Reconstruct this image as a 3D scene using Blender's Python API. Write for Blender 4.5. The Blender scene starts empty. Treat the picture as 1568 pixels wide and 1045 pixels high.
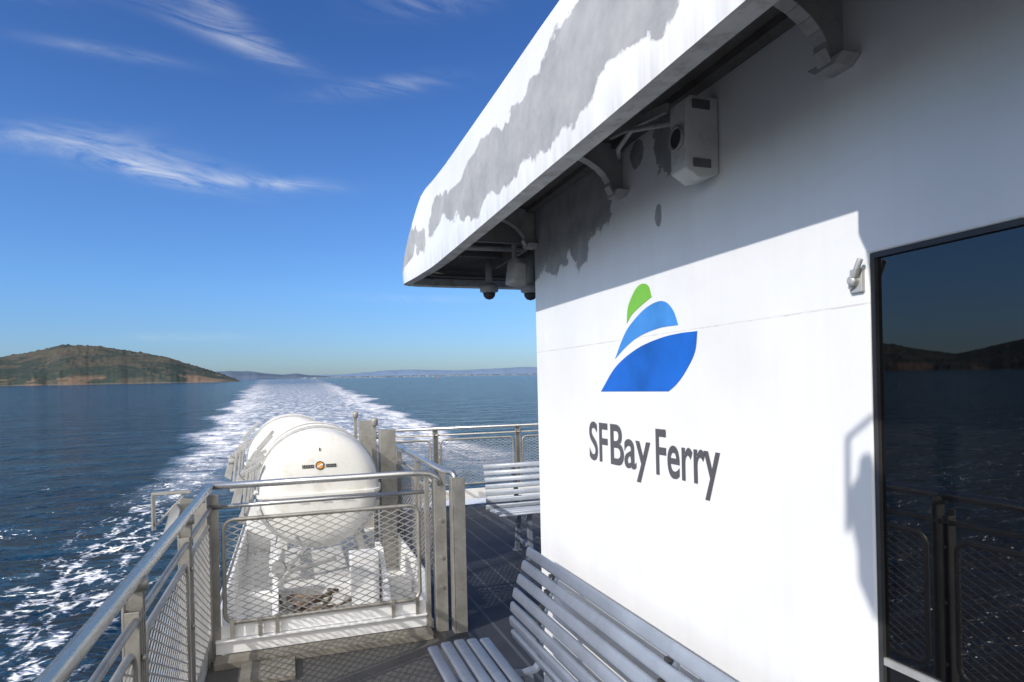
import bpy, bmesh, math, random
from mathutils import Vector, Matrix, noise
random.seed(4)
scene=bpy.context.scene
scene.view_settings.view_transform='Standard'
scene.view_settings.look='None'
scene.view_settings.exposure=0
SEA_Z=-5.35
EYE=1.65
SUN=Vector((-1.0,-0.5,0.69)).normalized()

# ------------------------------------------------------------------ materials
def nn(nt,t,**kw):
    n=nt.nodes.new(t)
    for k,v in kw.items(): setattr(n,k,v)
    return n
def mat_new(name):
    m=bpy.data.materials.new(name); m.use_nodes=True
    return m,m.node_tree,m.node_tree.nodes['Principled BSDF']
def setin(nt,sock,val):
    if isinstance(val,bpy.types.NodeSocket): nt.links.new(val,sock)
    else: sock.default_value=val
def math_(nt,op,a,b=None,c=None,clamp=False):
    n=nn(nt,'ShaderNodeMath',operation=op,use_clamp=clamp)
    setin(nt,n.inputs[0],a)
    if b is not None: setin(nt,n.inputs[1],b)
    if c is not None: setin(nt,n.inputs[2],c)
    return n.outputs[0]
def mrange(nt,v,a,b,c=0.0,d=1.0,smooth=False):
    n=nn(nt,'ShaderNodeMapRange')
    if smooth: n.interpolation_type='SMOOTHSTEP'
    setin(nt,n.inputs['Value'],v)
    n.inputs['From Min'].default_value=a;n.inputs['From Max'].default_value=b
    n.inputs['To Min'].default_value=c;n.inputs['To Max'].default_value=d
    return n.outputs['Result']
def mixc(nt,fac,a,b):
    n=nn(nt,'ShaderNodeMix',data_type='RGBA')
    setin(nt,n.inputs[0],fac)
    for s,v in ((n.inputs[6],a),(n.inputs[7],b)):
        if isinstance(v,tuple) and len(v)==3: v=v+(1.0,)
        setin(nt,s,v)
    return n.outputs[2]
def coords(nt,scale=(1,1,1),rot=(0,0,0)):
    tc=nn(nt,'ShaderNodeTexCoord'); mp=nn(nt,'ShaderNodeMapping')
    nt.links.new(tc.outputs['Object'],mp.inputs['Vector'])
    mp.inputs['Scale'].default_value=scale; mp.inputs['Rotation'].default_value=rot
    return mp.outputs['Vector'],tc.outputs['Object']
def noise_(nt,vec,scale,detail=4,rough=.5,dist=0.0):
    n=nn(nt,'ShaderNodeTexNoise')
    nt.links.new(vec,n.inputs['Vector'])
    n.inputs['Scale'].default_value=scale;n.inputs['Detail'].default_value=detail
    n.inputs['Roughness'].default_value=rough;n.inputs['Distortion'].default_value=dist
    return n.outputs['Fac']
def bump_(nt,h,strength=.3,dist=.01,normal=None):
    b=nn(nt,'ShaderNodeBump'); b.inputs['Strength'].default_value=strength
    b.inputs['Distance'].default_value=dist
    nt.links.new(h,b.inputs['Height'])
    if normal is not None: nt.links.new(normal,b.inputs['Normal'])
    return b.outputs['Normal']

def paint(name,col,rough=.4,metal=0.0,var=.15,scale=6,bump=.15,dirt=None,dirt_amt=.3,stretch=(1,1,1)):
    m,nt,p=mat_new(name)
    v,o=coords(nt,stretch)
    n1=noise_(nt,v,scale,3,.6)
    n2=noise_(nt,v,scale*9,1,.6)
    f=mrange(nt,n1,.3,.7)
    dk=tuple(c*(1-var) for c in col); lt=tuple(min(1,c*(1+var*.6)) for c in col)
    c=mixc(nt,f,dk,lt)
    if dirt:
        df=math_(nt,'MULTIPLY',mrange(nt,noise_(nt,v,scale*2.3,4,.7),.5,.72),dirt_amt)
        c=mixc(nt,df,c,dirt)
    nt.links.new(c,p.inputs['Base Color'])
    p.inputs['Metallic'].default_value=metal
    nt.links.new(mrange(nt,n2,.2,.8,rough*.8,rough*1.25),p.inputs['Roughness'])
    if bump: nt.links.new(bump_(nt,n2,bump,.004),p.inputs['Normal'])
    return m

M_alu=paint('weathered_aluminium',(.35,.335,.30),.42,.45,.22,7,.15,(.17,.15,.11),.4)
M_rail=paint('polished_rail_metal',(.50,.50,.49),.24,.75,.06,2,.0,(.32,.30,.27),.12)
M_mesh=paint('expanded_metal',(.40,.39,.37),.45,.35,.2,9,0)
M_bench=paint('bench_blue_grey_paint',(.29,.325,.38),.34,0,.15,5,.1,(.16,.17,.18),.25)
M_benchframe=paint('bench_frame_paint',(.17,.20,.25),.5,0,.2,9,.2)
M_white=paint('white_gloss_paint',(.80,.80,.79),.35,0,.05,2,.1,(.5,.46,.40),.3)
M_platform=paint('platform_paint',(.70,.70,.68),.5,0,.1,3,.2,(.35,.3,.24),.5)
M_gel=paint('raft_gelcoat',(.74,.73,.69),.5,0,.07,3,.1,(.46,.41,.33),.5)
M_dark=paint('dark_steel',(.06,.06,.06),.5,.2,.3,8,.2)
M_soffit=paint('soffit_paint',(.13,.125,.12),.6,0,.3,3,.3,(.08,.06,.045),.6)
M_bracket=paint('bracket_paint',(.36,.36,.35),.5,0,.15,6,.2,(.22,.2,.17),.6)
M_lip=paint('fascia_lip_paint',(.40,.40,.39),.5,0,.3,7,.2,(.16,.15,.13),.8)
M_rope=paint('brown_rope',(.16,.11,.07),.8,0,.3,20,.5)
M_label_k=paint('label_black',(.02,.02,.02),.5,0,.1)
M_label_o=paint('label_orange',(.75,.30,.03),.5,0,.1)
M_hull=paint('hull_paint',(.7,.7,.7),.4,0,.1,1,.1)
M_text=paint('sign_grey_vinyl',(.095,.09,.10),.4,0,.05,5,.02)
M_green=paint('sign_green_vinyl',(.19,.50,.05),.38,0,.04,5,.02)
M_blue1=paint('sign_light_blue_vinyl',(.06,.26,.66),.38,0,.22,5,.02)
M_blue2=paint('sign_blue_vinyl',(.012,.13,.55),.38,0,.30,4,.02)
M_silver=paint('silver_case',(.5,.5,.48),.35,.3,.1,10,.1)

def peel_material(name,kind):
    m,nt,p=mat_new(name)
    v,o=coords(nt)
    sep=nn(nt,'ShaderNodeSeparateXYZ'); nt.links.new(o,sep.inputs[0])
    X,Y,Z=sep.outputs
    fine=noise_(nt,v,30,2,.6)
    stain=noise_(nt,v,2.2,5,.6)
    white=mixc(nt,mrange(nt,stain,.4,.7),(.83,.83,.82),(.77,.765,.75))
    prim=mixc(nt,mrange(nt,noise_(nt,v,9,6,.7),.35,.7),(.25,.255,.26),(.39,.39,.385))
    if kind=='fascia':
        prim=mixc(nt,mrange(nt,noise_(nt,v,6,7,.72),.35,.7),(.30,.305,.31),(.44,.44,.435))
        vv,_=coords(nt,(1,.80,1.0))
        n=noise_(nt,vv,1.7,9,.58,.25)
        # the bare strip runs along the face below the upper edge
        zw=math_(nt,'ADD',Z,math_(nt,'MULTIPLY',math_(nt,'SUBTRACT',noise_(nt,v,1.1,2,.5),.5),.25))
        zc=math_(nt,'ABSOLUTE',math_(nt,'SUBTRACT',zw,2.56))
        bias=mrange(nt,zc,0.04,.26,.13,-.12)
        f=math_(nt,'ADD',n,bias)
        mask=mrange(nt,f,.535,.538)
        edge=math_(nt,'MULTIPLY',mrange(nt,f,.526,.535),math_(nt,'SUBTRACT',1.0,mask))
        vs,_=coords(nt,(1,14,1.2))
        gr=math_(nt,'MULTIPLY',mrange(nt,Z,2.46,2.34),mrange(nt,noise_(nt,vs,1.5,4,.6),.35,.7))
        white=mixc(nt,math_(nt,'MULTIPLY',gr,.45),white,(.35,.33,.28))
        seam=0
    else:
        n=noise_(nt,v,5.0,8,.6,.5)
        n_hi=noise_(nt,v,14,4,.6,.3)
        # aft upper corner of the wall has lost its top coat
        a=math_(nt,'SUBTRACT',Z,2.365)
        b=math_(nt,'MULTIPLY',math_(nt,'MINIMUM',math_(nt,'SUBTRACT',Y,2.25),.42),.36)
        f=math_(nt,'ADD',a,b)
        f=math_(nt,'ADD',f,math_(nt,'MULTIPLY',math_(nt,'SUBTRACT',n,.5),.42))
        gate=mrange(nt,math_(nt,'ADD',Y,math_(nt,'MULTIPLY',math_(nt,'SUBTRACT',n_hi,.5),.3)),2.20,2.36,-.45,0)
        f=math_(nt,'ADD',f,gate)
        mask=mrange(nt,f,.0,.003)
        for (cy,cz,ry,rz) in ((2.02,2.235,.022,.040),(1.93,2.47,.12,.14),(2.16,2.50,.05,.05)):
            dy=math_(nt,'DIVIDE',math_(nt,'SUBTRACT',Y,cy),ry)
            dz=math_(nt,'DIVIDE',math_(nt,'SUBTRACT',Z,cz),rz)
            r=math_(nt,'ADD',math_(nt,'MULTIPLY',dy,dy),math_(nt,'MULTIPLY',dz,dz))
            r=math_(nt,'ADD',r,math_(nt,'MULTIPLY',math_(nt,'SUBTRACT',n_hi,.5),2.6))
            mask=math_(nt,'MAXIMUM',mask,mrange(nt,r,.98,1.0,1,0))
        edge=math_(nt,'MULTIPLY',mrange(nt,f,-.012,0),math_(nt,'SUBTRACT',1.0,mask))
        vs,_=coords(nt,(1,9,.5))
        st=mrange(nt,noise_(nt,vs,1.6,4,.6),.5,.8)
        white=mixc(nt,math_(nt,'MULTIPLY',st,.18),white,(.62,.60,.55))
        sz=math_(nt,'ADD',Z,math_(nt,'MULTIPLY',math_(nt,'SUBTRACT',n_hi,.5),.006))
        seam=mrange(nt,math_(nt,'ABSOLUTE',math_(nt,'SUBTRACT',sz,1.818)),.0008,.0030,1,0)
        seamc=math_(nt,'MULTIPLY',seam,mrange(nt,n_hi,.42,.6,.35,1))
        white=mixc(nt,math_(nt,'MULTIPLY',seamc,.45),white,(.35,.30,.25))
    c=mixc(nt,mask,white,prim)
    c=mixc(nt,math_(nt,'MULTIPLY',edge,.35),c,(.2,.19,.18))
    nt.links.new(c,p.inputs['Base Color'])
    nt.links.new(mrange(nt,mask,0,1,.27,.65),p.inputs['Roughness'])
    wav=noise_(nt,v,1.7,1,.5)
    h=math_(nt,'ADD',math_(nt,'MULTIPLY',wav,.018),math_(nt,'MULTIPLY',fine,.0005))
    nt.links.new(bump_(nt,h,1,1),p.inputs['Normal'])
    return m
M_fascia=peel_material('peeling_fascia_paint','fascia')
M_wall=peel_material('peeling_wall_paint','wall')

def glass_dark():
    m,nt,p=mat_new('tinted_window_glass')
    v,o=coords(nt)
    c=mixc(nt,noise_(nt,v,3,2,.5),(.004,.004,.005),(.007,.007,.008))
    nt.links.new(c,p.inputs['Base Color'])
    p.inputs['Roughness'].default_value=.015
    p.inputs['IOR'].default_value=1.75
    return m
M_glass=glass_dark()

def deck_mat():
    m,nt,p=mat_new('deck_non_slip_paint')
    v,o=coords(nt)
    sep=nn(nt,'ShaderNodeSeparateXYZ'); nt.links.new(o,sep.inputs[0])
    n1=noise_(nt,v,2.5,6,.65); n2=noise_(nt,v,120,1,.6)
    blue=mixc(nt,mrange(nt,n1,.3,.7),(.022,.024,.030),(.040,.043,.050))
    tan=mixc(nt,mrange(nt,n1,.3,.7),(.062,.061,.059),(.112,.108,.10))
    c=mixc(nt,mrange(nt,sep.outputs[0],.93,.95),tan,blue)
    st=math_(nt,'FRACT',math_(nt,'MULTIPLY',sep.outputs[0],5.0))
    g=mrange(nt,math_(nt,'ABSOLUTE',math_(nt,'SUBTRACT',st,.5)),.03,.07,1,0)
    g=math_(nt,'MULTIPLY',g,mrange(nt,sep.outputs[0],.93,.95))
    c=mixc(nt,math_(nt,'MULTIPLY',g,.55),c,(.12,.125,.135))
    nt.links.new(c,p.inputs['Base Color'])
    p.inputs['Roughness'].default_value=.65
    nt.links.new(bump_(nt,n2,.5,.004),p.inputs['Normal'])
    return m
M_deck=deck_mat()

# ------------------------------------------------------------------ mesh builder
class MB:
    def __init__(s): s.v=[];s.f=[];s.s=[]
    def add(s,vs,fs,sm=False):
        o=len(s.v); s.v+= [tuple(x) for x in vs]
        for i,f in enumerate(fs):
            s.f.append([o+j for j in f]); s.s.append(sm if isinstance(sm,bool) else sm[i])
        return s
    def box(s,x0,x1,y0,y1,z0,z1):
        vs=[(x,y,z) for x in (x0,x1) for y in (y0,y1) for z in (z0,z1)]
        return s.add(vs,[(0,1,3,2),(4,6,7,5),(0,4,5,1),(2,3,7,6),(0,2,6,4),(1,5,7,3)])
    def bar(s,p0,p1,w,t,side=Vector((0,1,0))):
        p0=Vector(p0);p1=Vector(p1);d=(p1-p0).normalized()
        a=side-d*side.dot(d); a.normalize(); b=d.cross(a)
        vs=[]
        for p in (p0,p1):
            for (i,j) in ((-1,-1),(1,-1),(1,1),(-1,1)):
                vs.append(p+a*(i*w/2)+b*(j*t/2))
        return s.add(vs,[(3,2,1,0),(4,5,6,7),(0,1,5,4),(1,2,6,5),(2,3,7,6),(3,0,4,7)])
    def slat(s,p0,p1,w,t,side):
        p0=Vector(p0);p1=Vector(p1);d=(p1-p0).normalized()
        a=Vector(side).normalized(); b=d.cross(a)
        sec=[]
        r=t/2; n=5
        for k in range(n+1):
            an=-math.pi/2+math.pi*k/n; sec.append((w/2-r+r*math.cos(an),r*math.sin(an)))
        for k in range(n+1):
            an=math.pi/2+math.pi*k/n; sec.append((-w/2+r+r*math.cos(an),r*math.sin(an)))
        N=len(sec);vs=[]
        for p in (p0,p1):
            for (i,j) in sec: vs.append(p+a*i+b*j)
        fs=[(k,(k+1)%N,N+(k+1)%N,N+k) for k in range(N)]
        sm=[True]*N
        fs+=[tuple(range(N-1,-1,-1)),tuple(range(N,2*N))]; sm+=[False,False]
        return s.add(vs,fs,sm)
    def tube(s,path,r,n=12,closed=False):
        P=[Vector(p) for p in path];L=len(P)
        tang=[]
        for i in range(L):
            if closed: t=P[(i+1)%L]-P[i-1]
            else: t=P[min(i+1,L-1)]-P[max(i-1,0)]
            tang.append(t.normalized())
        up=Vector((0,0,1))
        if abs(tang[0].dot(up))>.9: up=Vector((1,0,0))
        a=(up-tang[0]*up.dot(tang[0])).normalized()
        vs=[]
        for i in range(L):
            a=(a-tang[i]*a.dot(tang[i])).normalized(); b=tang[i].cross(a)
            for k in range(n):
                an=2*math.pi*k/n; vs.append(P[i]+a*(r*math.cos(an))+b*(r*math.sin(an)))
        fs=[]
        for i in range(L if closed else L-1):
            j=(i+1)%L
            for k in range(n):
                fs.append((i*n+k,i*n+(k+1)%n,j*n+(k+1)%n,j*n+k))
        sm=[True]*len(fs)
        if not closed:
            fs+=[tuple(range(n-1,-1,-1)),tuple(range((L-1)*n,L*n))]; sm+=[False,False]
        return s.add(vs,fs,sm)
    def prism(s,poly,fn,t0,t1):
        n=len(poly)
        vs=[fn(a,b,t0) for a,b in poly]+[fn(a,b,t1) for a,b in poly]
        fs=[tuple(range(n)),tuple(range(2*n-1,n-1,-1))]+[(k,(k+1)%n,n+(k+1)%n,n+k) for k in range(n)]
        return s.add(vs,fs)
    def lathe(s,prof,org,axis,n=40):
        ax=Vector(axis).normalized(); ref=Vector((0,0,1)) if abs(ax.z)<.9 else Vector((1,0,0))
        a=(ref-ax*ref.dot(ax)).normalized(); b=ax.cross(a); o=Vector(org);vs=[]
        for (h,r) in prof:
            for k in range(n):
                an=2*math.pi*k/n; vs.append(o+ax*h+a*(r*math.cos(an))+b*(r*math.sin(an)))
        fs=[]
        for i in range(len(prof)-1):
            for k in range(n): fs.append((i*n+k,i*n+(k+1)%n,(i+1)*n+(k+1)%n,(i+1)*n+k))
        sm=[True]*len(fs)
        fs+=[tuple(range(n-1,-1,-1)),tuple(range((len(prof)-1)*n,len(prof)*n))];sm+=[False,False]
        return s.add(vs,fs,sm)

ship_roots=[]
def root(name,ship=True):
    e=bpy.data.objects.new(name,None); e.empty_display_size=.2
    scene.collection.objects.link(e)
    if ship: ship_roots.append(e)
    return e
def emit(mb,name,mat,parent=None,bevel=0,ship=True,segs=2):
    me=bpy.data.meshes.new(name); me.from_pydata([tuple(v) for v in mb.v],[],mb.f); me.update()
    for p,s in zip(me.polygons,mb.s): p.use_smooth=s
    bm=bmesh.new(); bm.from_mesh(me); bmesh.ops.recalc_face_normals(bm,faces=bm.faces); bm.to_mesh(me); bm.free()
    me.materials.append(mat)
    ob=bpy.data.objects.new(name,me); scene.collection.objects.link(ob)
    if parent: ob.parent=parent
    elif ship: ship_roots.append(ob)
    if bevel:
        b=ob.modifiers.new('bevel','BEVEL'); b.width=bevel; b.segments=segs; b.limit_method='ANGLE'
    return ob
def rrect(x0,x1,y0,y1,r,n=5):
    pts=[]
    for (cx,cy,a0) in ((x1-r,y1-r,0),(x0+r,y1-r,90),(x0+r,y0+r,180),(x1-r,y0+r,270)):
        for k in range(n+1):
            a=math.radians(a0+90*k/n); pts.append((cx+r*math.cos(a),cy+r*math.sin(a)))
    return pts

# ------------------------------------------------------------------ railing pieces
def mesh_panel(mb,a0,a1,b0,b1,fn,pa=.088,pb=.040,w=.0055,t=.004):
    """diamond lattice clipped to the rectangle; fn(a,b,c) -> xyz"""
    slope=pb/pa
    for sgn in (1,-1):
        k0=-int((a1-a0)*slope/pb)-2; k1=int((b1-b0)/pb)+int((a1-a0)*slope/pb)+3
        for k in range(k0,k1):
            c=b0+k*pb
            def bb(a): return c+sgn*slope*(a-a0)
            if sgn>0:
                lo=a0+(b0-c)/slope; hi=a0+(b1-c)/slope
            else:
                lo=a0+(c-b1)/slope; hi=a0+(c-b0)/slope
            aa=max(a0,lo); ab=min(a1,hi)
            if ab-aa<.01: continue
            off=.0015*sgn
            nx,ny=-sgn*slope,1; l=math.hypot(nx,ny); nx/=l;ny/=l
            vs=[]
            for (a,b) in ((aa,bb(aa)),(ab,bb(ab))):
                for (i,j) in ((-1,-1),(1,-1),(1,1),(-1,1)):
                    vs.append(fn(a+nx*i*w/2,b+ny*i*w/2,off+j*t/2))
            mb.add(vs,[(3,2,1,0),(4,5,6,7),(0,1,5,4),(1,2,6,5),(2,3,7,6),(3,0,4,7)])
def rail_panel(par,a0,a1,z0,z1,fn,r=.013):
    fr=MB(); pts=[fn(a,b,0) for a,b in rrect(a0,a1,z0,z1,.06)]
    fr.tube(pts,r,8,closed=True); emit(fr,'panel_frame',M_alu,par)
    mm=MB(); mesh_panel(mm,a0+.008,a1-.008,z0+.008,z1-.008,fn)
    emit(mm,'expanded_mesh',M_mesh,par)
def channel_post(mb,x,y,z0,z1,along='y',w=.06,dp=.045):
    t=.008
    if along=='y':
        mb.box(x-dp/2,x-dp/2+t,y-w/2,y+w/2,z0,z1)
        mb.box(x-dp/2+t,x+dp/2,y-w/2,y-w/2+t,z0,z1-.03)
        mb.box(x-dp/2+t,x+dp/2,y+w/2-t,y+w/2,z0,z1-.03)
    else:
        mb.box(x-w/2,x+w/2,y+dp/2-t,y+dp/2,z0,z1)
        mb.box(x-w/2,x-w/2+t,y-dp/2,y+dp/2-t,z0,z1-.03)
        mb.box(x+w/2-t,x+w/2,y-dp/2,y+dp/2-t,z0,z1-.03)

# port railing
PX=-.47
r1=root('deck_railing')
t=MB(); t.tube([(PX,-6,1.07),(PX,4.33,1.07)],.024,20); emit(t,'handrail',M_rail,r1)
t=MB(); t.tube([(PX,-6,.94),(PX,4.33,.94)],.014,10); emit(t,'middle_rail',M_alu,r1)
posts=[4.33,3.42,2.35,1.25,.15,-.95,-2.05,-3.15,-4.25,-5.35]
pb=MB()
for i,y in enumerate(posts):
    if i==0: continue
    channel_post(pb,PX-.01,y+.022,-.02,1.05,'y',.035,.05)
    channel_post(pb,PX-.01,y-.035,-.02,1.0,'y',.035,.05)
    pb.box(PX-.045,PX+.025,y-.07,y+.06,0.0,.012)
emit(pb,'posts',M_alu,r1,.002)
for i in range(len(posts)-1):
    a1,a0=posts[i]-.08,posts[i+1]+.08
    rail_panel(r1,a0,a1,.2,.86,lambda a,b,c:(PX+c,a,b))
t=MB(); t.box(PX-.03,PX-.022,-6,4.3,0,.12); emit(t,'toe_board',M_white,r1)
t=MB()
for y in posts[1:]:
    for z in (.25,.55,.82): t.lathe([(0,.011),(.008,.011),(.012,.006)],(PX+.017,y-.035,z),(1,0,0),8)
    t.lathe([(-.02,.032),(.02,.032)],(PX,y,1.045),(0,0,1),12)
emit(t,'fixings',M_alu,r1)

# cross railing (gate) in front of the rafts
GY=4.35
r2=root('deck_railing')
t=MB(); t.tube([(PX,GY,1.072),(.80,GY,1.072),(.88,GY-.01,1.066),(.93,GY-.02,1.04),(.945,GY-.02,.99)],.022,14); emit(t,'handrail',M_rail,r2)
t=MB(); t.tube([(PX,GY,.945),(.87,GY,.945)],.014,10); emit(t,'middle_rail',M_rail,r2)
t=MB()
t.box(-.49,-.48,4.28,4.36,-.02,1.04); t.box(-.478,-.425,4.355,4.363,-.02,1.02); t.box(-.56,-.492,4.30,4.31,-.02,.98)
t.box(.842,.872,GY-.02,GY+.02,0,1.05)
t.box(.905,.985,GY-.03,GY-.022,-.0,1.06); t.box(.905,.913,GY-.02,GY+.05,0,1.06); t.box(.977,.985,GY-.02,GY+.05,0,1.04)
t.box(1.01,1.02,GY-.10,GY-.01,0,1.04); t.box(1.022,1.10,GY-.10,GY-.092,0,1.04);
emit(t,'posts',M_alu,r2,.002)
rail_panel(r2,-.40,.80,.23,.86,lambda a,b,c:(a,GY+c,b))
t=MB(); t.box(-.455,.84,GY-.006,GY+.006,.045,.125); t.box(-.455,.84,GY+.008,GY+.014,.135,.215); emit(t,'toe_board',M_white,r2,.002)
t=MB(); t.box(-.455,.84,GY-.03,GY+.007,.125,.132)
emit(t,'toe_lip',M_white,r2)
t=MB()
for x in (-.36,-.2,-.1,.62,.78): t.box(x-.012,x+.012,GY-.018,GY-.008,.13,.25)
for z in (.3,.5,.75): t.lathe([(0,.012),(.01,.012)],(.945,GY-.03,z),(0,-1,0),8)
emit(t,'clips',M_alu,r2)
t=MB(); t.box(-.455,.86,GY-.14,GY-.01,-.0,.043); t.box(-.3,.0,GY-.42,GY-.15,.0,.03)
emit(t,'threshold_step',paint('step_paint',(.20,.185,.155),.7,0,.3,8,.4),r2,.003)

# inner side railing beside raft bay
SX=.985
r3=root('deck_railing')
t=MB(); t.tube([(SX+.05,4.27,1.0),(SX+.05,4.27,1.05),(SX+.04,4.30,1.07),(SX,4.36,1.075),(SX,8.68,1.075)],.020,12); emit(t,'handrail',M_rail,r3)
t=MB(); t.tube([(SX,4.4,.95),(SX,8.68,.95)],.012,10); emit(t,'middle_rail',M_alu,r3)
t=MB()
for y in (5.35,6.3,7.4,8.6): channel_post(t,SX,y,0,1.06)
emit(t,'posts',M_alu,r3)
for (a,b) in ((4.45,5.28),(5.42,6.23),(6.37,7.33),(7.47,8.53)):
    rail_panel(r3,a,b,.2,.88,lambda a,b,c:(SX+c,a,b))

# aft railing
AY=8.72
r4=root('deck_railing')
t=MB(); t.tube([(SX,AY,1.075),(9.4,AY,1.075)],.022,12); emit(t,'handrail',M_rail,r4)
t=MB(); t.tube([(SX,AY,.985),(9.4,AY,.985)],.012,8); emit(t,'middle_rail',M_alu,r4)
t=MB(); xs=[SX+.05]+[1.86+1.18*i for i in range(7)]
for x in xs:
    channel_post(t,x,AY,0,1.06,'x',.07)
    t.box(x-.012,x+.012,AY+.03,AY+.09,0,.7)
emit(t,'posts',M_alu,r4)
for i in range(len(xs)-1): rail_panel(r4,xs[i]+.07,xs[i+1]-.07,.30,.92,lambda a,b,c:(a,AY+c,b))
t=MB(); t.box(SX,9.4,AY-.06,AY-.05,.10,.24); emit(t,'toe_board',M_white,r4)

# outboard bracket at the corner
rb=root('outboard_bracket')
t=MB(); t.box(-.78,-.57,4.31,4.37,1.045,1.06); t.box(-.78,-.77,4.30,4.38,.84,1.045)
t.bar((-.77,4.34,.86),(-.60,4.34,1.04),.03,.01)
t.prism([(-.72,.82),(-.57,.80),(-.57,.99),(-.64,1.0)],lambda a,b,c:(a,c,b),4.44,4.45)
emit(t,'plate',M_alu,rb,.002)
t=MB(); t.prism([(-.735,.80),(-.69,.78),(-.64,.93),(-.66,.98),(-.69,.96)],lambda a,b,c:(a,c,b),4.38,4.43)
emit(t,'cover',M_white,rb,.008)

# ------------------------------------------------------------------ deck, hull
d=MB(); d.box(-.56,9.6,-14,8.8,-.12,-.001); emit(d,'deck',M_deck)
h=MB()
hp=[(-.62,-.14),(-.70,-1.2),(-1.0,-2.6),(-1.0,-4.0),(-.4,-6.2),(2.2,-6.2),(2.6,-3.6),(7,-3.6),(7.4,-6.2),(10,-6.2),(10.6,-4),(10.6,-2.6),(9.9,-1.2),(9.8,-.14)]
h.prism(hp,lambda a,b,c:(a,c,b),-16,10.5); emit(h,'ferry_hull',M_hull)

# raft platform
rp=root('raft_platform')
t=MB(); t.box(-.44,.90,4.40,8.7,0.003,.06); emit(t,'platform_plate',M_platform,rp,.004)
t=MB(); t.box(-.44,-.42,4.42,8.7,.06,.30); t.box(.88,.90,4.5,8.7,.06,.34)
t.box(-.30,.86,5.02,5.06,.06,.20); t.box(.40,.60,4.9,5.1,.06,.42)
t.box(-.42,-.05,6.9,7.0,.06,.5)
t.prism([(4.6,.06),(5.3,.06),(5.3,.42),(5.1,.42)],lambda a,b,c:(c,a,b),.62,.66)
t.prism([(4.6,.06),(5.3,.06),(5.3,.42),(5.1,.42)],lambda a,b,c:(c,a,b),-.14,-.10)
emit(t,'plate_brackets',M_white,rp,.004)

# ------------------------------------------------------------------ life raft canisters
def canister(cx,cy,cz,R,L):
    e=root('liferaft_canister')
    k_=R/.47
    prof=[(0.0,.001),(.0,.24*k_),(.008,.33*k_),(.026,.392*k_),(.06,.435*k_),(.11,R*.972),(.2,R*.99),(.30,R),(.31,R+.012),(.36,R+.012),(.37,R),
          (L/2-.03,R),(L/2-.02,R+.012),(L/2+.02,R+.012),(L/2+.03,R),(L-.37,R),(L-.36,R+.012),(L-.31,R+.012),(L-.3,R),(L-.2,R*.99),(L-.11,R*.972),(L-.06,.435*k_),(L-.026,.392*k_),(L-.008,.33*k_),(L,.24*k_),(L,.001)]
    t=MB(); t.lathe(prof,(cx,cy,cz),(0,1,0),64); emit(t,'shell',M_gel,e)
    out=[(cx+r+.022,cy-.022*(1 if h<.1 else 0)+h+(.022 if h>L-.1 else 0)) for h,r in prof if r>.15*R]
    poly=out+[(2*cx-a,b) for a,b in reversed(out)]
    t=MB(); t.prism(poly,lambda a,b,c:(a,b,c),cz-.045,cz-.018); emit(t,'flange',M_gel,e,.004)
    t=MB()
    for yy in (.30,.52,L-.52):
        t.tube([(cx+(R+.006)*math.cos(2*math.pi*k/48),cy+yy,cz+(R+.006)*math.sin(2*math.pi*k/48)) for k in range(48)],.007,6,closed=True)
    emit(t,'straps',M_bracket,e)
    lb=MB()
    for (x0,x1) in ((-.135,-.045),(.045,.125)):
        n=7; wv=(x1-x0)/n
        lb.box(cx+x0,cx+x1,cy-.0045,cy-.002,cz+.180,cz+.186)
        for k in range(n): lb.box(cx+x0+k*wv+.001,cx+x0+(k+1)*wv-.003,cy-.0045,cy-.002,cz+.19,cz+.205)
    lb.lathe([(0,.034),(.003,.034)],(cx,cy-.0055,cz+.196),(0,1,0),20)
    emit(lb,'label_print',M_label_k,e)
    lb=MB(); lb.lathe([(0,.026),(.003,.026)],(cx,cy-.0085,cz+.196),(0,1,0),20); emit(lb,'label_disc',M_label_o,e)
    lb=MB(); lb.bar((cx-.022,cy-.0095,cz+.184),(cx+.022,cy-.0095,cz+.208),.002,.012); emit(lb,'label_bar',M_gel,e)
    lb=MB(); lb.box(cx-.004,cx+.004,cy+.0005,cy+.004,cz+.31,cz+.335); emit(lb,'label_mark',M_label_k,e)
    t=MB()
    for xx in (-.17,.0,.17):
        t.tube([(cx+xx-.03,cy+.0,cz-.06),(cx+xx-.03,cy-.03,cz-.06),(cx+xx+.03,cy-.03,cz-.06),(cx+xx+.03,cy,cz-.06)],.005,6)
    emit(t,'handles',M_dark,e)
    return e
CX=.217
canister(CX,5.38,.85,.475,1.55)
canister(CX-.20,7.30,.89,.46,1.3)
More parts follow.
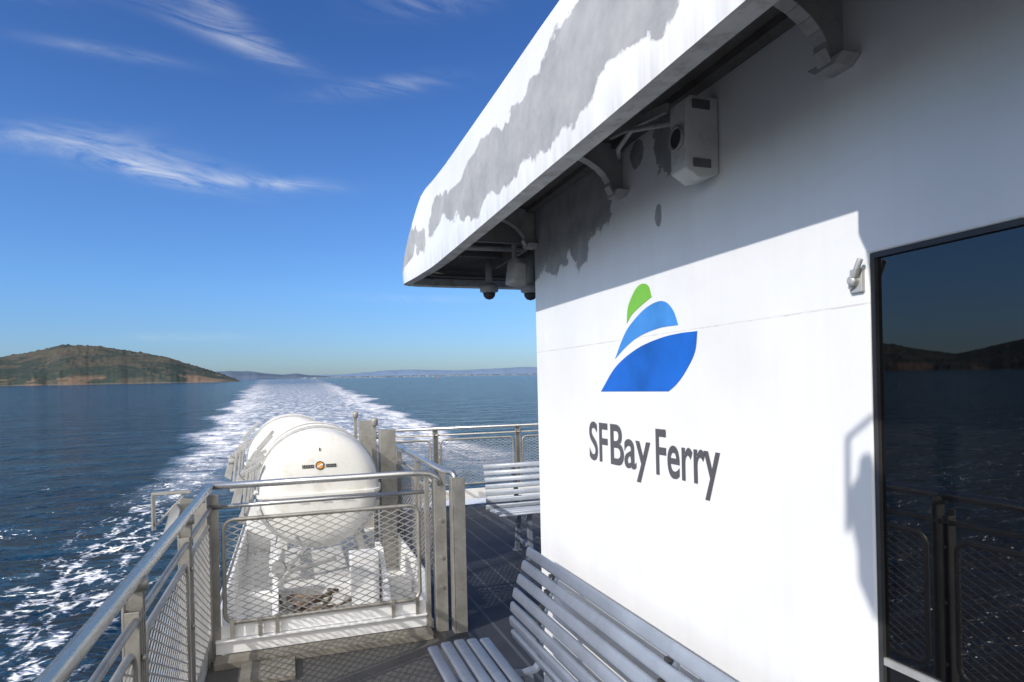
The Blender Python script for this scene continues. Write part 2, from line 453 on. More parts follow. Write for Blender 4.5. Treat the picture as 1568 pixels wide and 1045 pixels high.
def cradle(y0,L,cx,cz=.86):
    e=root('raft_cradle')
    t=MB()
    for y in (y0+.32,y0+L-.32):
        arc=[(cx+.53*math.cos(math.radians(a)),cz+.53*math.sin(math.radians(a))) for a in range(200,341,10)]
        arc2=[(cx+.497*math.cos(math.radians(a)),cz+.497*math.sin(math.radians(a))) for a in range(340,199,-10)]
        t.prism(arc+arc2,lambda a,b,c:(a,c,b),y-.03,y+.03)
        for s in (-1,1):
            t.bar((cx+s*.30,y,.45),(cx+s*.40,y,.06),.05,.05)
    t.bar((cx-.38,y0+.2,.25),(cx-.38,y0+L-.2,.25),.05,.04,Vector((0,0,1)))
    t.bar((cx+.42,y0+.2,.25),(cx+.42,y0+L-.2,.25),.05,.04,Vector((0,0,1)))
    emit(t,'saddles',M_platform,e,.003)
    t=MB()
    for y in (y0+.1,y0+.75,y0+1.3):
        t.bar((cx-.58,y,.66),(cx-.54,y,1.02),.10,.02); t.bar((cx-.58,y,1.0),(cx-.44,y,1.07),.09,.03)
        t.prism([(-.66,.78),(-.60,.74),(-.56,.95),(-.60,1.0)],lambda a,b,c:(cx+a,c,b),y-.02,y+.02)
        t.lathe([(0,.035),(.06,.035)],(cx-.62,y,.93),(1,0,0),10)
    t.bar((cx-.58,y0,.66),(cx-.58,y0+L,.66),.05,.05,Vector((0,0,1)))
    t.bar((cx-.50,y0+.3,1.12),(cx-.36,y0+.32,1.28),.06,.03); t.bar((cx-.50,y0+.9,1.12),(cx-.36,y0+.92,1.28),.06,.03)
    emit(t,'hold_down_arms',M_bracket,e,.003)
    t=MB()
    t.box(.745,.88,y0+.42,y0+.44,.0,1.28); t.box(.745,.755,y0+.44,y0+.55,0,1.28); t.box(.87,.88,y0+.44,y0+.55,.0,1.25)
    t.box(.70,.735,y0+.60,y0+.63,.0,1.31)
    t.lathe([(0,.03),(.05,.035),(.07,.02)],(.72,y0+.6,1.31),(0,0,1),10)
    emit(t,'release_posts',M_alu,e,.003)
cradle(5.38,1.55,CX); cradle(7.15,1.5,CX-.2,.90)
e=root('release_mechanism')
t=MB()
t.bar((-.05,4.95,.36),(.10,4.98,.52),.05,.03); t.bar((.08,4.97,.50),(.02,4.95,.60),.03,.02)
t.bar((-.13,4.93,.34),(.30,5.0,.40),.045,.03); t.bar((-.15,4.93,.22),(-.02,4.93,.36),.07,.03)
t.lathe([(0,.05),(.08,.05)],(-.10,4.92,.38),(0,1,0),14)
emit(t,'lever',M_bracket,e,.004)
t=MB()
pts=[(.12+.10*math.cos(a/10*math.pi)*(1+.02*a),4.9+.06*math.sin(a*.7),.085+.03*math.sin(a/10*math.pi)+.0025*a) for a in range(0,44)]
t.tube(pts,.013,8)
t.tube([(-.10,4.92,.20),(-.08,4.9,.12),(.02,4.88,.08),(.3,4.9,.08),(.5,4.95,.12)],.010,8)
emit(t,'hose',M_rope,e)

# ------------------------------------------------------------------ benches
def bench(L,place):
    e=root('slatted_bench')
    seat=[(0.0,.445,90),(.062,.455,88),(.124,.457,90),(.186,.453,92),(.248,.447,92)]
    back=[(.395,.455,20),(.385,.52,5),(.390,.587,-5),(.405,.652,-14),(.428,.716,-18),(.452,.779,-18),(.478,.840,-14)]
    s=MB()
    for (x,z,a) in seat:
        ang=math.radians(a); s.slat((x,0,z),(x,L,z),.050,.022,(math.sin(ang),0,math.cos(ang)))
    for (x,z,a) in back:
        ang=math.radians(-a); s.slat((x,0,z),(x,L,z),.050,.022,(math.sin(ang),0,math.cos(ang)))
    emit(s,'slats',M_bench,e)
    f=MB(); c=MB()
    ys=[.32+i*(L-.64)/max(1,round((L-.64)/.85)) for i in range(int(round((L-.64)/.85))+1)]
    for y in ys:
        pth=[(-.01,.425),(.06,.437),(.124,.439),(.19,.434),(.26,.425),(.33,.41),(.385,.42),(.415,.46),(.408,.52),(.413,.587),(.43,.66),(.452,.72),(.475,.775),(.495,.825)]
        for i in range(len(pth)-1):
            f.bar((pth[i][0],y,pth[i][1]),(pth[i+1][0],y,pth[i+1][1]),.045,.012)
        f.bar((.06,y,.43),(.02,y,0.0),.04,.04); f.bar((.34,y,.42),(.42,y,0),.04,.04)
        f.bar((.03,y,.12),(.40,y,.12),.03,.03); f.box(-.01,.06,y-.04,y+.04,0,.01); f.box(.38,.46,y-.04,y+.04,0,.01)
        for (x,z,_) in back[:-1]:
            c.box(x+.004,x+.022,y-.010,y+.010,z+.026,z+.038)
    emit(f,'frames',M_benchframe,e); emit(c,'clips',M_dark,e)
    e.matrix_world=place
    return e
bench(2.5,Matrix.Translation((.60,.47,0)))
bench(2.4,Matrix.Translation((4.2,5.75,0))@Matrix.Rotation(math.radians(90),4,'Z'))

# ------------------------------------------------------------------ cabin
WX=1.25
cab=root('ferry_cabin')
t=MB()
L=[(3.25,0),(3.25,2.575),(-8,2.575),(-8,1.93),(1.14,1.93),(1.14,0)]
t.prism(L,lambda a,b,c:(c,a,b),WX,WX+.04); emit(t,'side_wall',M_wall,cab,.006,segs=3)
t=MB(); t.box(WX+.042,9.4,3.20,3.245,0,2.575); t.box(WX+.042,9.4,-8,-7.96,0,2.575); t.box(9.36,9.4,-7.95,3.19,0,2.575)
emit(t,'other_walls',M_white,cab)
t=MB(); t.box(WX+.014,WX+.026,-7.9,1.128,.0,1.918); emit(t,'window_glass',M_glass,cab)
t=MB(); t.box(WX+.004,WX+.03,1.128,1.1395,0,1.918); t.box(WX+.004,WX+.03,-7.9,1.1395,1.918,1.9295)
emit(t,'window_gasket',M_dark,cab)
t=MB(); t.box(WX+.006,WX+.0135,-7.9,1.128,1.0,1.016); emit(t,'window_mullion',M_bracket,cab)
def smooth(pts,n=6,corners=()):
    out=[];N=len(pts)
    for i in range(N):
        p1,p2=Vector(pts[i]),Vector(pts[(i+1)%N])
        p0=Vector(pts[i-1]) if i not in corners else p1-(p2-p1)
        p3=Vector(pts[(i+2)%N]) if (i+1)%N not in corners else p2+(p2-p1)
        for k in range(n):
            u=k/n
            q=.5*((2*p1)+(p2-p0)*u+(2*p0-5*p1+4*p2-p3)*u*u+(3*p1-p0-3*p2+p3)*u**3)
            out.append((q.x,q.y))
    return out
dark=[(2.497,1.613),(2.36,1.713),(2.191,1.775),(2.03,1.803),(1.908,1.811),(1.80,1.81),(1.816,1.742),(1.872,1.68),(1.925,1.640),(1.976,1.615)]
light=[(2.364,1.745),(2.30,1.82),(2.243,1.866),(2.14,1.914),(2.052,1.934),(1.988,1.929),(1.938,1.894),(1.908,1.84),(2.03,1.840),(2.167,1.822),(2.268,1.79)]
green=[(2.262,1.878),(2.248,1.943),(2.19,2.000),(2.14,2.015),(2.095,2.000),(2.074,1.957),(2.14,1.938),(2.216,1.9105)]
for nm,pts,cs,mt in (('logo_wave_dark',dark,(0,5,9),M_blue2),('logo_wave_light',light,(0,7),M_blue1),('logo_hill',green,(0,5),M_green)):
    t=MB(); t.prism(smooth(pts,6,cs),lambda a,b,c:(c,a,b),WX-.0016,WX-.0003); emit(t,nm,mt,cab)
def word(txt,y_left,y_right,base,cap):
    fc=bpy.data.curves.new('lettering','FONT'); fc.body=txt; fc.size=1.0; fc.extrude=.0; fc.offset=.015
    ob=bpy.data.objects.new('tmp',fc); scene.collection.objects.link(ob)
    bpy.context.view_layer.update()
    dg=bpy.context.evaluated_depsgraph_get()
    me=bpy.data.meshes.new_from_object(ob.evaluated_get(dg))
    bpy.data.objects.remove(ob)
    xs=[v.co.x for v in me.vertices]
    x0,x1=min(xs),max(xs); ch=.73
    for v in me.vertices:
        a=(v.co.x-x0)/(x1-x0); yy=y_left+(y_right-y_left)*a
        v.co=Vector((WX-.0018,yy,base+v.co.y/ch*cap*(.85 if v.co.y<0 else 1)))
    me.materials.append(M_text)
    o=bpy.data.objects.new('lettering',me); scene.collection.objects.link(o); o.parent=cab
word('SF',2.62,2.445,1.318,.170)
word('Bay',2.42,2.105,1.318,.170)
word('Ferry',2.068,1.695,1.318,.170)
t=MB(); t.box(WX-.010,WX,1.150,1.185,1.845,1.90); t.bar((WX-.022,1.150,1.90),(WX-.010,1.180,1.855),.014,.010,Vector((1,0,0)))
t.lathe([(0,.012),(.024,.012),(.028,.006)],(WX,1.168,1.872),(-1,0,0),12)
t.lathe([(0,.007),(.045,.007)],(WX-.022,1.142,1.918),(0,.5,-1),8)
emit(t,'window_latch',M_silver,cab,.002)

# roof overhang
rf=root('roof_overhang')
st=[(.8,-6+.45*i,2.86,.03) for i in range(21)]
st=[s for s in st if s[1]<3.3]
st+=[(.8,3.5,2.86,.03),(.792,3.75,2.86,.03),(.780,3.92,2.855,.03),(.772,4.02,2.835,.028),(.765,4.10,2.79,.026),(.758,4.18,2.725,.022),(.748,4.26,2.65,.018),(.740,4.34,2.575,.014),(.745,4.41,2.53,.01),(.785,4.45,2.505,.01),(.84,4.47,2.495,.01),(1.0,4.48,2.49,.01),(2,4.48,2.49,.01),(5,4.48,2.49,.01),(9.5,4.48,2.49,.01)]
def inward(i):
    a=Vector(st[max(0,i-1)][:2]); b=Vector(st[min(len(st)-1,i+1)][:2]); d=(b-a).normalized()
    return Vector((d.y,-d.x))
zb=2.34
vs=[];fs=[];K=7
for i,(x,y,zt,ins) in enumerate(st):
    n=inward(i)
    for k in range(K):
        u=k/(K-1); z=zb+(zt-zb)*u
        bul=.012*math.sin(u*math.pi)+ .008*noise.noise(Vector((y*1.7,z*3,x)))
        off=n*(ins*u-bul); vs.append((x+off.x,y+off.y,z))
for i in range(len(st)-1):
    for k in range(K-1): fs.append((i*K+k,(i+1)*K+k,(i+1)*K+k+1,i*K+k+1))
t=MB(); t.add(vs,fs,True); emit(t,'fascia',M_fascia,rf)
def strip(prof,name,mat):
    vs=[];fs=[];n_=len(prof)
    for i,(x,y,zt,ins) in enumerate(st):
        n=inward(i)
        for (o,z) in prof: vs.append((x+n.x*o,y+n.y*o,z))
    for i in range(len(st)-1):
        for k in range(n_-1): fs.append((i*n_+k,(i+1)*n_+k,(i+1)*n_+k+1,i*n_+k+1))
    t=MB(); t.add(vs,fs,False); emit(t,name,mat,rf)
strip([(.0,zb),(.065,zb+.004),(.065,zb+.05)],'lip',M_lip)
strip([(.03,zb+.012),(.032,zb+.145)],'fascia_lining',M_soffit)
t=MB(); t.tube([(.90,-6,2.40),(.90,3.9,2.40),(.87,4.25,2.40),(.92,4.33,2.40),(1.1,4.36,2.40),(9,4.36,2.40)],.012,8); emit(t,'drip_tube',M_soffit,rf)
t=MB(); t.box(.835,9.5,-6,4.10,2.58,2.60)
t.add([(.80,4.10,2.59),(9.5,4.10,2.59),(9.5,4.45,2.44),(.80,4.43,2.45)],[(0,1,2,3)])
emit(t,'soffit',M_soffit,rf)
t=MB(); t.prism([(.835,-6),(.835,4.05),(9.5,4.05),(9.5,-6)],lambda a,b,c:(a,b,c),2.84,2.85); emit(t,'roof_plate',M_white,rf)
t=MB(); t.add([(.80,4.05,2.845),(9.5,4.05,2.845),(9.5,4.47,2.49),(.80,4.43,2.50)],[(0,1,2,3)]); emit(t,'roof_slope',M_white,rf)
t=MB()
t.box(.87,1.245,3.27,3.285,2.40,2.578); t.box(1.20,1.245,-6,3.24,2.555,2.578)
for y in (3.55,3.95): t.box(.86,9,y,y+.012,2.46,2.578)
for x in (1.3,1.9,2.5): t.box(x,x+.012,3.3,4.1,2.42,2.578)
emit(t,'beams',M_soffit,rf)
t=MB(); t.tube([(.84,3.62,2.44),(1.32,3.56,2.435)],.016,10); t.tube([(.87,-6,2.47),(.87,3.2,2.47)],.014,8)
emit(t,'conduit',M_bracket,rf)
t=MB()
for y in (-2.0,-.93,.13,1.20,2.27,3.235):
    arc=[]
    for k in range(9):
        a=math.radians(90*k/8); arc.append((.90+.29*math.sin(a),2.54-.0-.14*(1-math.cos(a))))
    poly=[(.865,2.577),(.865,2.54)]+arc[1:]+[(1.20,2.385),(1.248,2.385),(1.248,2.577)]
    t.prism(poly,lambda a,b,c:(a,c,b),y-.005,y+.005)
    for k in range(len(arc)-1):
        p,q=arc[k],arc[k+1]; t.bar((p[0],y,p[1]-.003),(q[0],y,q[1]-.003),.042,.006)
    t.bar((1.18,y,2.41),(1.20,y,2.376),.042,.007)
    t.prism([(y-.055,2.388),(y+.055,2.388),(y+.03,2.368),(y-.03,2.368)],lambda a,b,c:(c,a,b),1.195,1.249)
emit(t,'knee_brackets',M_bracket,rf,.002)
t=MB(); t.prism([(.795,.915),(.72,.895),(.66,.845),(.5,.75),(.1,.55),(.1,-6),(.795,-6)],lambda a,b,c:(a,b,c),2.34,2.44); emit(t,'wing_deck',M_white,rf)

# light fixture on wall
e=root('wall_light_fixture')
t=MB(); t.prism([(1.13,2.49),(1.15,2.505),(1.247,2.505),(1.247,2.275),(1.18,2.255),(1.13,2.285)],lambda a,b,c:(a,c,b),1.667,1.748); emit(t,'housing',paint('light_housing_paint',(.62,.62,.60),.5,0,.1,8,.1,(.35,.32,.28),.5),e,.004)
t=MB(); t.lathe([(0,.036),(.010,.038),(.012,.032),(.004,.028),(.003,.001)],(1.131,1.708,2.385),(-1,0,0),24); emit(t,'bezel',M_bracket,e)
t=MB(); t.lathe([(0,.030),(.006,.028)],(1.1295,1.708,2.385),(-1,0,0),24); emit(t,'lens',M_dark,e)
t=MB(); t.box(1.155,1.215,1.661,1.666,2.465,2.492); t.box(1.155,1.215,1.661,1.666,2.29,2.315); emit(t,'vents',M_soffit,e)
t=MB(); t.tube([(1.14,1.75,2.45),(1.11,1.95,2.50),(1.14,2.1,2.49),(1.2,2.2,2.50)],.009,8); t.bar((1.13,1.76,2.50),(1.14,2.15,2.56),.03,.012); emit(t,'arm',M_bracket,e)

def dome(x,y,z,ztop):
    e=root('dome_camera')
    t=MB(); t.lathe([(0,.022),(ztop-z-.03,.022)],(x,y,z+.03),(0,0,1),12)
    t.lathe([(0,.03),(.012,.058),(.045,.060),(.06,.035)],(x,y,z),(0,0,1),20); emit(t,'mount',M_bracket,e)
    t=MB(); t.lathe([(0,.040),(-.018,.036),(-.033,.024),(-.04,.002)],(x,y,z),(0,0,1),20); emit(t,'dome_glass',M_dark,e)
dome(1.23,4.02,2.24,2.46); dome(1.40,3.72,2.20,2.46)
e=root('floodlight')
t=MB(); t.prism([(1.16,2.21),(1.25,2.19),(1.26,2.31),(1.18,2.35)],lambda a,b,c:(a,c,b),3.36,3.50); t.bar((1.2,3.43,2.34),(1.2,3.43,2.46),.03,.03); emit(t,'lamp_body',M_bracket,e,.02)
t=MB(); t.box(1.18,1.235,3.352,3.358,2.23,2.31); emit(t,'lamp_lens',M_silver,e)

# unseen lamp shape added beside the photographer to cast the shadow near the window
e=root('shadow_caster')
t=MB(); t.tube([(PX-.06,.06,0),(PX-.06,.06,2.85)],.02,10); t.tube([(PX-.06,.06,2.82),(PX-.06,.14,2.84),(PX-.06,.30,2.72),(PX-.06,.305,2.50)],.008,8); emit(t,'pole',M_alu,e)
t=MB(); t.lathe([(0,.015),(-.04,.025),(-.07,.05),(-.12,.055),(-.20,.045),(-.27,.05),(-.36,.02)],(PX-.06,.25,2.68),(0,.1,1),20); emit(t,'caster_head',M_white,e)

# ------------------------------------------------------------------ sea
def sea_mat():
    m,nt,p=mat_new('sea_water')
    tc=nn(nt,'ShaderNodeTexCoord'); o=tc.outputs['Object']
    sep=nn(nt,'ShaderNodeSeparateXYZ'); nt.links.new(o,sep.inputs[0]); X,Y,Z=sep.outputs
    def mp(sc,rot=0):
        q=nn(nt,'ShaderNodeMapping'); nt.links.new(o,q.inputs['Vector']); q.inputs['Scale'].default_value=sc; q.inputs['Rotation'].default_value=(0,0,rot); return q.outputs[0]
    big=noise_(nt,mp((.10,.24,1),.3),1,1,.5)
    mid=noise_(nt,mp((.36,.75,1),-.2),1,4,.56,.4)
    # wake
    wn=noise_(nt,mp((.05,.030,1)),1,5,.62)
    wob=math_(nt,'MULTIPLY',math_(nt,'SUBTRACT',wn,.5),math_(nt,'ADD',15.0,math_(nt,'MULTIPLY',Y,.04)))
    dx=math_(nt,'ABSOLUTE',math_(nt,'ADD',math_(nt,'SUBTRACT',X,4.0),wob))
    w=math_(nt,'ADD',math_(nt,'MULTIPLY',Y,.042),11.5)
    s=math_(nt,'DIVIDE',dx,w)
    inside=mrange(nt,s,.82,1.08,1,0,True)
    edgeb=math_(nt,'MULTIPLY',mrange(nt,s,.50,.88,0,1,True),inside)
    start=mrange(nt,Y,40,75,0,1)
    fade=mrange(nt,Y,80,1100,1,.28)
    streak=noise_(nt,mp((.7,.17,1)),1,5,.66,.6)
    fl=noise_(nt,mp((1.7,1.1,1)),1,4,.7)
    tex=math_(nt,'ADD',math_(nt,'MULTIPLY',streak,.62),math_(nt,'MULTIPLY',fl,.38))
    tf=mrange(nt,math_(nt,'ADD',tex,math_(nt,'MULTIPLY',edgeb,.09)),.46,.60)
    main=math_(nt,'MULTIPLY',math_(nt,'MULTIPLY',math_(nt,'MULTIPLY',inside,start),fade),math_(nt,'ADD',math_(nt,'MULTIPLY',tf,.80),.20))
    # lacy foam beside the hull
    dc=math_(nt,'ABSOLUTE',math_(nt,'ADD',math_(nt,'ADD',X,7.2),math_(nt,'MULTIPLY',wob,.3)))
    band=mrange(nt,dc,.6,3.4,1,0,True)
    vor=nn(nt,'ShaderNodeTexVoronoi',feature='DISTANCE_TO_EDGE')
    vv=nn(nt,'ShaderNodeVectorMath',operation='ADD')
    nz=nn(nt,'ShaderNodeTexNoise'); nt.links.new(o,nz.inputs['Vector']); nz.inputs['Scale'].default_value=.9; nz.inputs['Detail'].default_value=3
    sc=nn(nt,'ShaderNodeVectorMath',operation='SCALE'); nt.links.new(nz.outputs['Color'],sc.inputs[0]); sc.inputs['Scale'].default_value=2.6
    nt.links.new(mp((1.5,.8,1)),vv.inputs[0]); nt.links.new(sc.outputs[0],vv.inputs[1]); nt.links.new(vv.outputs[0],vor.inputs['Vector'])
    vor.inputs['Scale'].default_value=1.0
    lace=mrange(nt,vor.outputs['Distance'],.01,.16,1,0)
    fl2=noise_(nt,mp((1.1,.6,1)),1,6,.70,.4)
    lacef=math_(nt,'MULTIPLY',lace,mrange(nt,fl2,.42,.6))
    side=math_(nt,'MULTIPLY',mrange(nt,math_(nt,'ADD',math_(nt,'ADD',math_(nt,'MULTIPLY',lacef,.38),math_(nt,'MULTIPLY',band,.30)),math_(nt,'MULTIPLY',fl2,.7)),.69,.97),band)
    side=math_(nt,'MULTIPLY',side,mrange(nt,Y,70,110,1,0))
    foam=math_(nt,'MAXIMUM',main,side,clamp=True)
    deep=mixc(nt,mrange(nt,noise_(nt,mp((.01,.02,1)),1,2,.5),.35,.65),(.005,.024,.052),(.008,.034,.070))
    deep=mixc(nt,mrange(nt,math_(nt,'ADD',math_(nt,'MULTIPLY',big,.45),math_(nt,'MULTIPLY',mid,.55)),.48,.60,0,.6),deep,(.022,.075,.130))
    churn=mixc(nt,math_(nt,'MULTIPLY',math_(nt,'MULTIPLY',inside,start),math_(nt,'MULTIPLY',fade,.6)),deep,(.10,.17,.28))
    col=mixc(nt,foam,churn,(.84,.85,.88))
    nt.links.new(col,p.inputs['Base Color'])
    nt.links.new(mrange(nt,foam,0,.6,.10,.8),p.inputs['Roughness'])
    p.inputs['IOR'].default_value=1.33
    hgt=math_(nt,'ADD',math_(nt,'MULTIPLY',big,3.4),math_(nt,'MULTIPLY',mid,2.2))
    n=bump_(nt,hgt,1,1)
    nt.links.new(n,p.inputs['Normal'])
    return m
t=MB(); S=60000
t.add([(-S,-S,0),(S,-S,0),(S,S,0),(-S,S,0)],[(0,1,2,3)])
sea=emit(t,'sea',sea_mat(),None,ship=False); sea.location=(0,0,SEA_Z)

# ------------------------------------------------------------------ land
def interp(tab,x):
    if x<=tab[0][0]: return tab[0][1]
    for (a,b),(c,d_) in zip(tab,tab[1:]):
        if x<=c:
            u=(x-a)/(c-a); u=u*u*(3-2*u)*.3+u*.7; return b+(d_-b)*u
    return tab[-1][1]
def terrain(name,tab,R0,depth,na,nr,rough,mat,treeh=0,boost=1.0):
    a0,a1=tab[0][0],tab[-1][0]; vs=[];fs=[]
    for i in range(na+1):
        a=a0+(a1-a0)*i/na; H=interp(tab,a)*boost
        for j in range(nr+1):
            v=j/nr
            sh=25*noise.fractal(Vector((a*.5,3.1,0)),1,2,4)*(R0/2000)
            r=R0+sh+depth*v
            x=r*math.sin(math.radians(a)); y=r*math.cos(math.radians(a))
            f=noise.fractal(Vector((x/(.12*R0),y/(.12*R0),1.3)),.9,2.1,5)
            vr=.62
            if v<vr:
                q=v/vr; prof=.10*min(1,q*12)+.90*(1-(1-q)**1.55)
            else: prof=math.cos((v-vr)/(1-vr)*math.pi/2)
            # gentle spurs running down to the shore
            sp=noise.noise(Vector((x/210,y/330,5)))+.4*noise.noise(Vector((x/90,y/140,8)))
            mid=4*min(1,v/vr)*(1-min(1,v/vr))
            h=H*(prof*(1+rough*f*(.4+.6*mid))+.16*sp*mid)
            if treeh and v>.03:
                tn=noise.noise(Vector((x/18,y/18,2)))+.8*noise.noise(Vector((x/8,y/8,4)))
                h+=treeh*max(0,tn)*min(1,H/20)*(1 if noise.noise(Vector((x/130,y/130,6)))>-.12 else .2)
            vs.append((x,y,max(-3,h) if j>0 else -2))
    for i in range(na):
        for j in range(nr): fs.append((i*(nr+1)+j,(i+1)*(nr+1)+j,(i+1)*(nr+1)+j+1,i*(nr+1)+j+1))
    t=MB(); t.add(vs,fs,True); ob=emit(t,name,mat,None,ship=False); ob.location=(0,0,SEA_Z); return ob
def hill_mat():
    m,nt,p=mat_new('island_scrub')
    v,o=coords(nt,(1,1,2.5))
    sep=nn(nt,'ShaderNodeSeparateXYZ'); nt.links.new(o,sep.inputs[0])
    n1=noise_(nt,v,.010,6,.66,.6); n2=noise_(nt,v,.06,5,.7)
    scrub=mixc(nt,mrange(nt,n2,.35,.65),(.014,.022,.013),(.032,.041,.021))
    grass=mixc(nt,mrange(nt,n2,.35,.65),(.050,.043,.025),(.080,.067,.038))
    c=mixc(nt,mrange(nt,math_(nt,'ADD',n1,mrange(nt,sep.outputs[2],20,110,-.05,.09)),.47,.59),scrub,grass)
    cl=math_(nt,'MULTIPLY',mrange(nt,sep.outputs[2],26,18,0,1),mrange(nt,noise_(nt,v,.006,5,.6),.54,.59))
    c=mixc(nt,math_(nt,'MULTIPLY',cl,.65),c,mixc(nt,n2,(.16,.095,.055),(.22,.14,.085)))
    bch=mrange(nt,sep.outputs[2],4,2,0,1)
    c=mixc(nt,math_(nt,'MULTIPLY',bch,.5),c,(.13,.11,.085))
    c=mixc(nt,.09,c,(.16,.22,.33))  # pale blue distance haze mixed into the hill colour
    nt.links.new(c,p.inputs['Base Color']); p.inputs['Roughness'].default_value=.95
    p.inputs['Specular IOR Level'].default_value=.05
    return m
isl=[(-78,20),(-72,60),(-66,95),(-60,90),(-57,75),(-53,42),(-48,78),(-42,88),(-36,70),(-30,60),(-25,58),(-22,62),(-19.3,74),(-17.5,87),(-15.8,105),(-15.0,106),(-13.5,104),(-11.5,91),(-9.3,76),(-7.05,48),(-5.4,26),(-4.2,9),(-3.7,0)]
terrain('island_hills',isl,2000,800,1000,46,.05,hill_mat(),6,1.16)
def far_mat(name,c1,c2):  # distance haze is painted into these bluish colours
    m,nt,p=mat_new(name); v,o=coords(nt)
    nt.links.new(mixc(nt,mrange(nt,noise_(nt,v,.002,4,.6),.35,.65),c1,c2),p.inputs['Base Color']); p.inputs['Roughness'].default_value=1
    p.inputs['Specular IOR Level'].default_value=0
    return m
far1=[(-9,60),(-7,95),(-5.5,115),(-4,118),(-3,112),(-1.6,80),(-.5,62),(.6,76),(1.6,50),(2.8,35),(4,10)]
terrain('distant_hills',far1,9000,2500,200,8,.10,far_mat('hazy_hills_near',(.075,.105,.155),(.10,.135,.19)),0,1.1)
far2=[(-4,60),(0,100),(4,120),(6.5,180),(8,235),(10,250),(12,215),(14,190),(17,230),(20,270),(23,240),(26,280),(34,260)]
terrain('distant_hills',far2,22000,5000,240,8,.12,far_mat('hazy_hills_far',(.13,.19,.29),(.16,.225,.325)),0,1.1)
t=MB(); rng=random.Random(3)
for i in range(150):
    a=math.radians(rng.uniform(1,26)); r=rng.uniform(8600,9000)
    x,y=r*math.sin(a),r*math.cos(a); w=rng.uniform(10,34); hh=rng.choice([8,10,12,16,20]) if rng.random()<.97 else 36
    t.box(x-w/2,x+w/2,y,y+20,0,hh)
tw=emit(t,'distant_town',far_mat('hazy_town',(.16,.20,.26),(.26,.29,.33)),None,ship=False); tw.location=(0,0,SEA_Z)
t=MB()
vs=[];N=120
for i in range(N+1):
    a=math.radians(-1+29*i/N)
    for (r,z) in ((9050,-1),(9060,16+10*noise.noise(Vector((i*.4,0,0)))),(9500,22)): vs.append((r*math.sin(a),r*math.cos(a),z))
fs=[(i*3+k,(i+1)*3+k,(i+1)*3+k+1,i*3+k+1) for i in range(N) for k in range(2)]
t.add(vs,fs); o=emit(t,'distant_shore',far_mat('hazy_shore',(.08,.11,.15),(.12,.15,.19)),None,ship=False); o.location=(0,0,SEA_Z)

e=root('channel_buoy',False)
a=math.radians(12.3); r=1500
t=MB(); t.lathe([(0,1.6),(.8,1.6),(1,.8),(5,.5),(5.5,1),(7,.2)],(r*math.sin(a),r*math.cos(a),SEA_Z),(0,0,1),12); emit(t,'buoy_body',paint('buoy_red',(.45,.05,.03),.5),e)

# ------------------------------------------------------------------ trim of the ship (bow slightly up)
ROT=Matrix.Rotation(math.radians(-.92),4,'X')
for o in ship_roots: o.matrix_world=ROT@o.matrix_world

# ------------------------------------------------------------------ camera
th=math.atan(341/1000)
F=Vector((math.sin(th),math.cos(th),0)); Rv=Vector((math.cos(th),-math.sin(th),0)); U=Vector((0,0,1))
ro=.022
cr=Rv*math.cos(ro)-U*math.sin(ro); cu=U*math.cos(ro)+Rv*math.sin(ro)
M=Matrix(((cr.x,cu.x,-F.x,0),(cr.y,cu.y,-F.y,0),(cr.z,cu.z,-F.z,EYE),(0,0,0,1)))
cam=bpy.data.cameras.new('camera'); co=bpy.data.objects.new('camera',cam); scene.collection.objects.link(co)
co.matrix_world=ROT@M
cam.sensor_width=36; cam.lens=22.96; cam.shift_y=.0427; cam.clip_start=.02; cam.clip_end=200000
scene.camera=co

# ------------------------------------------------------------------ light
sl=bpy.data.lights.new('sun','SUN'); sl.energy=3.6; sl.angle=math.radians(.53); sl.color=(1,.955,.895)
so=bpy.data.objects.new('sun',sl); scene.collection.objects.link(so)
so.rotation_euler=SUN.to_track_quat('Z','Y').to_euler()
so.location=(-20,-10,20)
w=bpy.data.worlds.new('World'); scene.world=w; w.use_nodes=True; nt=w.node_tree
bg=nt.nodes['Background']
sky=nn(nt,'ShaderNodeTexSky',sky_type='NISHITA'); sky.sun_disc=False
sky.sun_elevation=math.asin(SUN.z); sky.sun_rotation=math.atan2(SUN.x,SUN.y)%(2*math.pi)
sky.air_density=1.0; sky.dust_density=.4; sky.ozone_density=2.0; sky.altitude=0
tc=nn(nt,'ShaderNodeTexCoord'); sep=nn(nt,'ShaderNodeSeparateXYZ'); nt.links.new(tc.outputs['Generated'],sep.inputs[0])
X,Y,Z=sep.outputs
# clean maritime air: deeper blue aloft, less warm haze low down
rmp=nn(nt,'ShaderNodeValToRGB'); nt.links.new(Z,rmp.inputs[0]); cr_=rmp.color_ramp
stops=[(0.0,(.58,.82,1.28)),(.05,(.60,.90,1.45)),(.13,(.62,1.0,1.58)),(.26,(.60,.97,1.55)),(.45,(.44,.78,1.36)),(1.0,(.45,.76,1.32))]
cr_.elements[0].position=stops[0][0]; cr_.elements[1].position=stops[-1][0]
for pos,_ in stops[1:-1]: cr_.elements.new(pos)
for el,(pos,c) in zip(cr_.elements,stops): el.color=tuple(v/2 for v in c)+(1,)
vm=nn(nt,'ShaderNodeVectorMath',operation='MULTIPLY'); nt.links.new(sky.outputs[0],vm.inputs[0]); nt.links.new(rmp.outputs[0],vm.inputs[1])
vs_=nn(nt,'ShaderNodeVectorMath',operation='SCALE'); nt.links.new(vm.outputs[0],vs_.inputs[0]); vs_.inputs['Scale'].default_value=2.0
skyc=vs_.outputs[0]
Yc=math_(nt,'MAXIMUM',Y,.05)
gx=math_(nt,'DIVIDE',X,Yc); gz=math_(nt,'DIVIDE',Z,Yc)
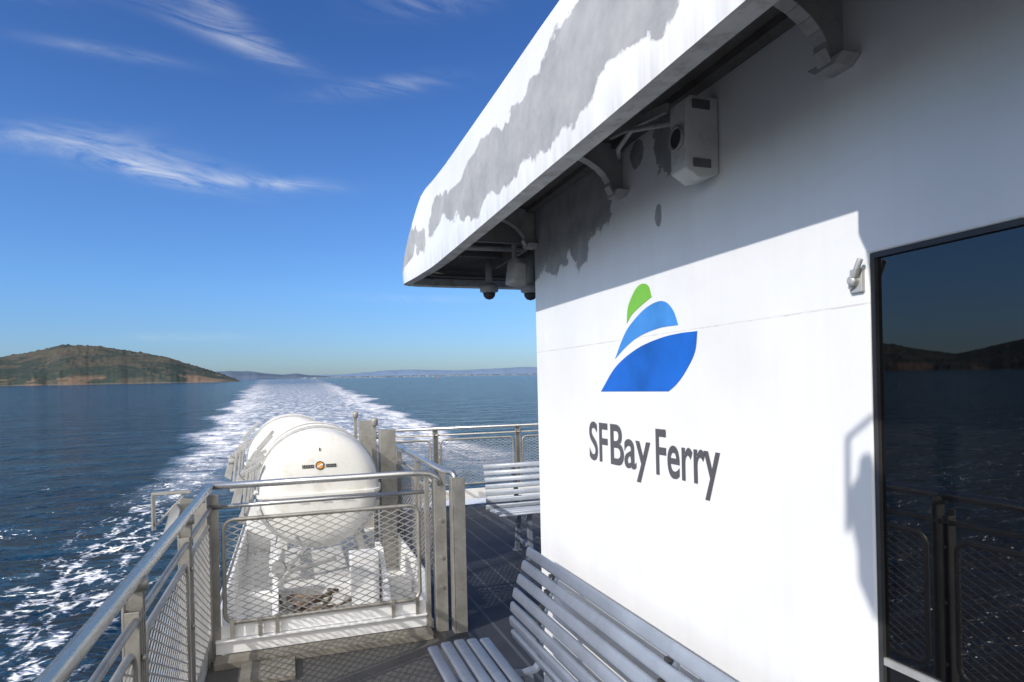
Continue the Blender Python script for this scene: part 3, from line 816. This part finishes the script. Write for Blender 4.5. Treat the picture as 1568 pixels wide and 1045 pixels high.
def gauss(cx,cz,sx,sz,slope,amp):
    dx=math_(nt,'SUBTRACT',gx,cx)
    dz=math_(nt,'SUBTRACT',math_(nt,'SUBTRACT',gz,cz),math_(nt,'MULTIPLY',dx,slope))
    a=math_(nt,'DIVIDE',dx,sx); b=math_(nt,'DIVIDE',dz,sz)
    q=math_(nt,'ADD',math_(nt,'MULTIPLY',a,a),math_(nt,'MULTIPLY',b,b))
    return math_(nt,'MULTIPLY',math_(nt,'EXPONENT',math_(nt,'MULTIPLY',q,-1.0)),amp)
pat=[(-.20,.303,.11,.020,-.12,.75),(-.165,.285,.075,.012,-.18,.85),(-.03,.280,.085,.009,.03,.75),(-.30,.32,.09,.012,.15,.3),
     (-.06,.480,.075,.015,-.28,.8),(-.10,.53,.06,.02,-.6,.4),(-.22,.44,.08,.008,-.05,.3),(.15,.44,.09,.014,.25,.32),(.24,.60,.09,.03,.3,.4),(-.3,.54,.15,.04,.1,.25),(.2,.12,.12,.006,.0,.2),(-.13,.06,.07,.006,0,.25)]
acc=None
for g in pat:
    q=gauss(*g); acc=q if acc is None else math_(nt,'ADD',acc,q)
cmb=nn(nt,'ShaderNodeCombineXYZ'); nt.links.new(gx,cmb.inputs[0]); nt.links.new(math_(nt,'ADD',gz,math_(nt,'MULTIPLY',gx,.12)),cmb.inputs[1])
mp=nn(nt,'ShaderNodeMapping'); mp.inputs['Scale'].default_value=(7,30,1); nt.links.new(cmb.outputs[0],mp.inputs['Vector'])
cn=noise_(nt,mp.outputs[0],1,6,.62,1.8)
cloud=math_(nt,'MULTIPLY',acc,mrange(nt,cn,.32,.68))
cloud=math_(nt,'MULTIPLY',cloud,mrange(nt,Y,.05,.15))
cloud=math_(nt,'MULTIPLY',cloud,.62,clamp=True)
col=mixc(nt,cloud,skyc,(8.6,8.9,9.4))
# added fill: sky brightened behind the photographer to lift the shaded wall
sky_fill=math_(nt,'MULTIPLY',mrange(nt,Y,-.02,-.40,0,.9,True),mrange(nt,Z,-.02,.1,0,1))
col=mixc(nt,sky_fill,col,(25,24.2,23.2))
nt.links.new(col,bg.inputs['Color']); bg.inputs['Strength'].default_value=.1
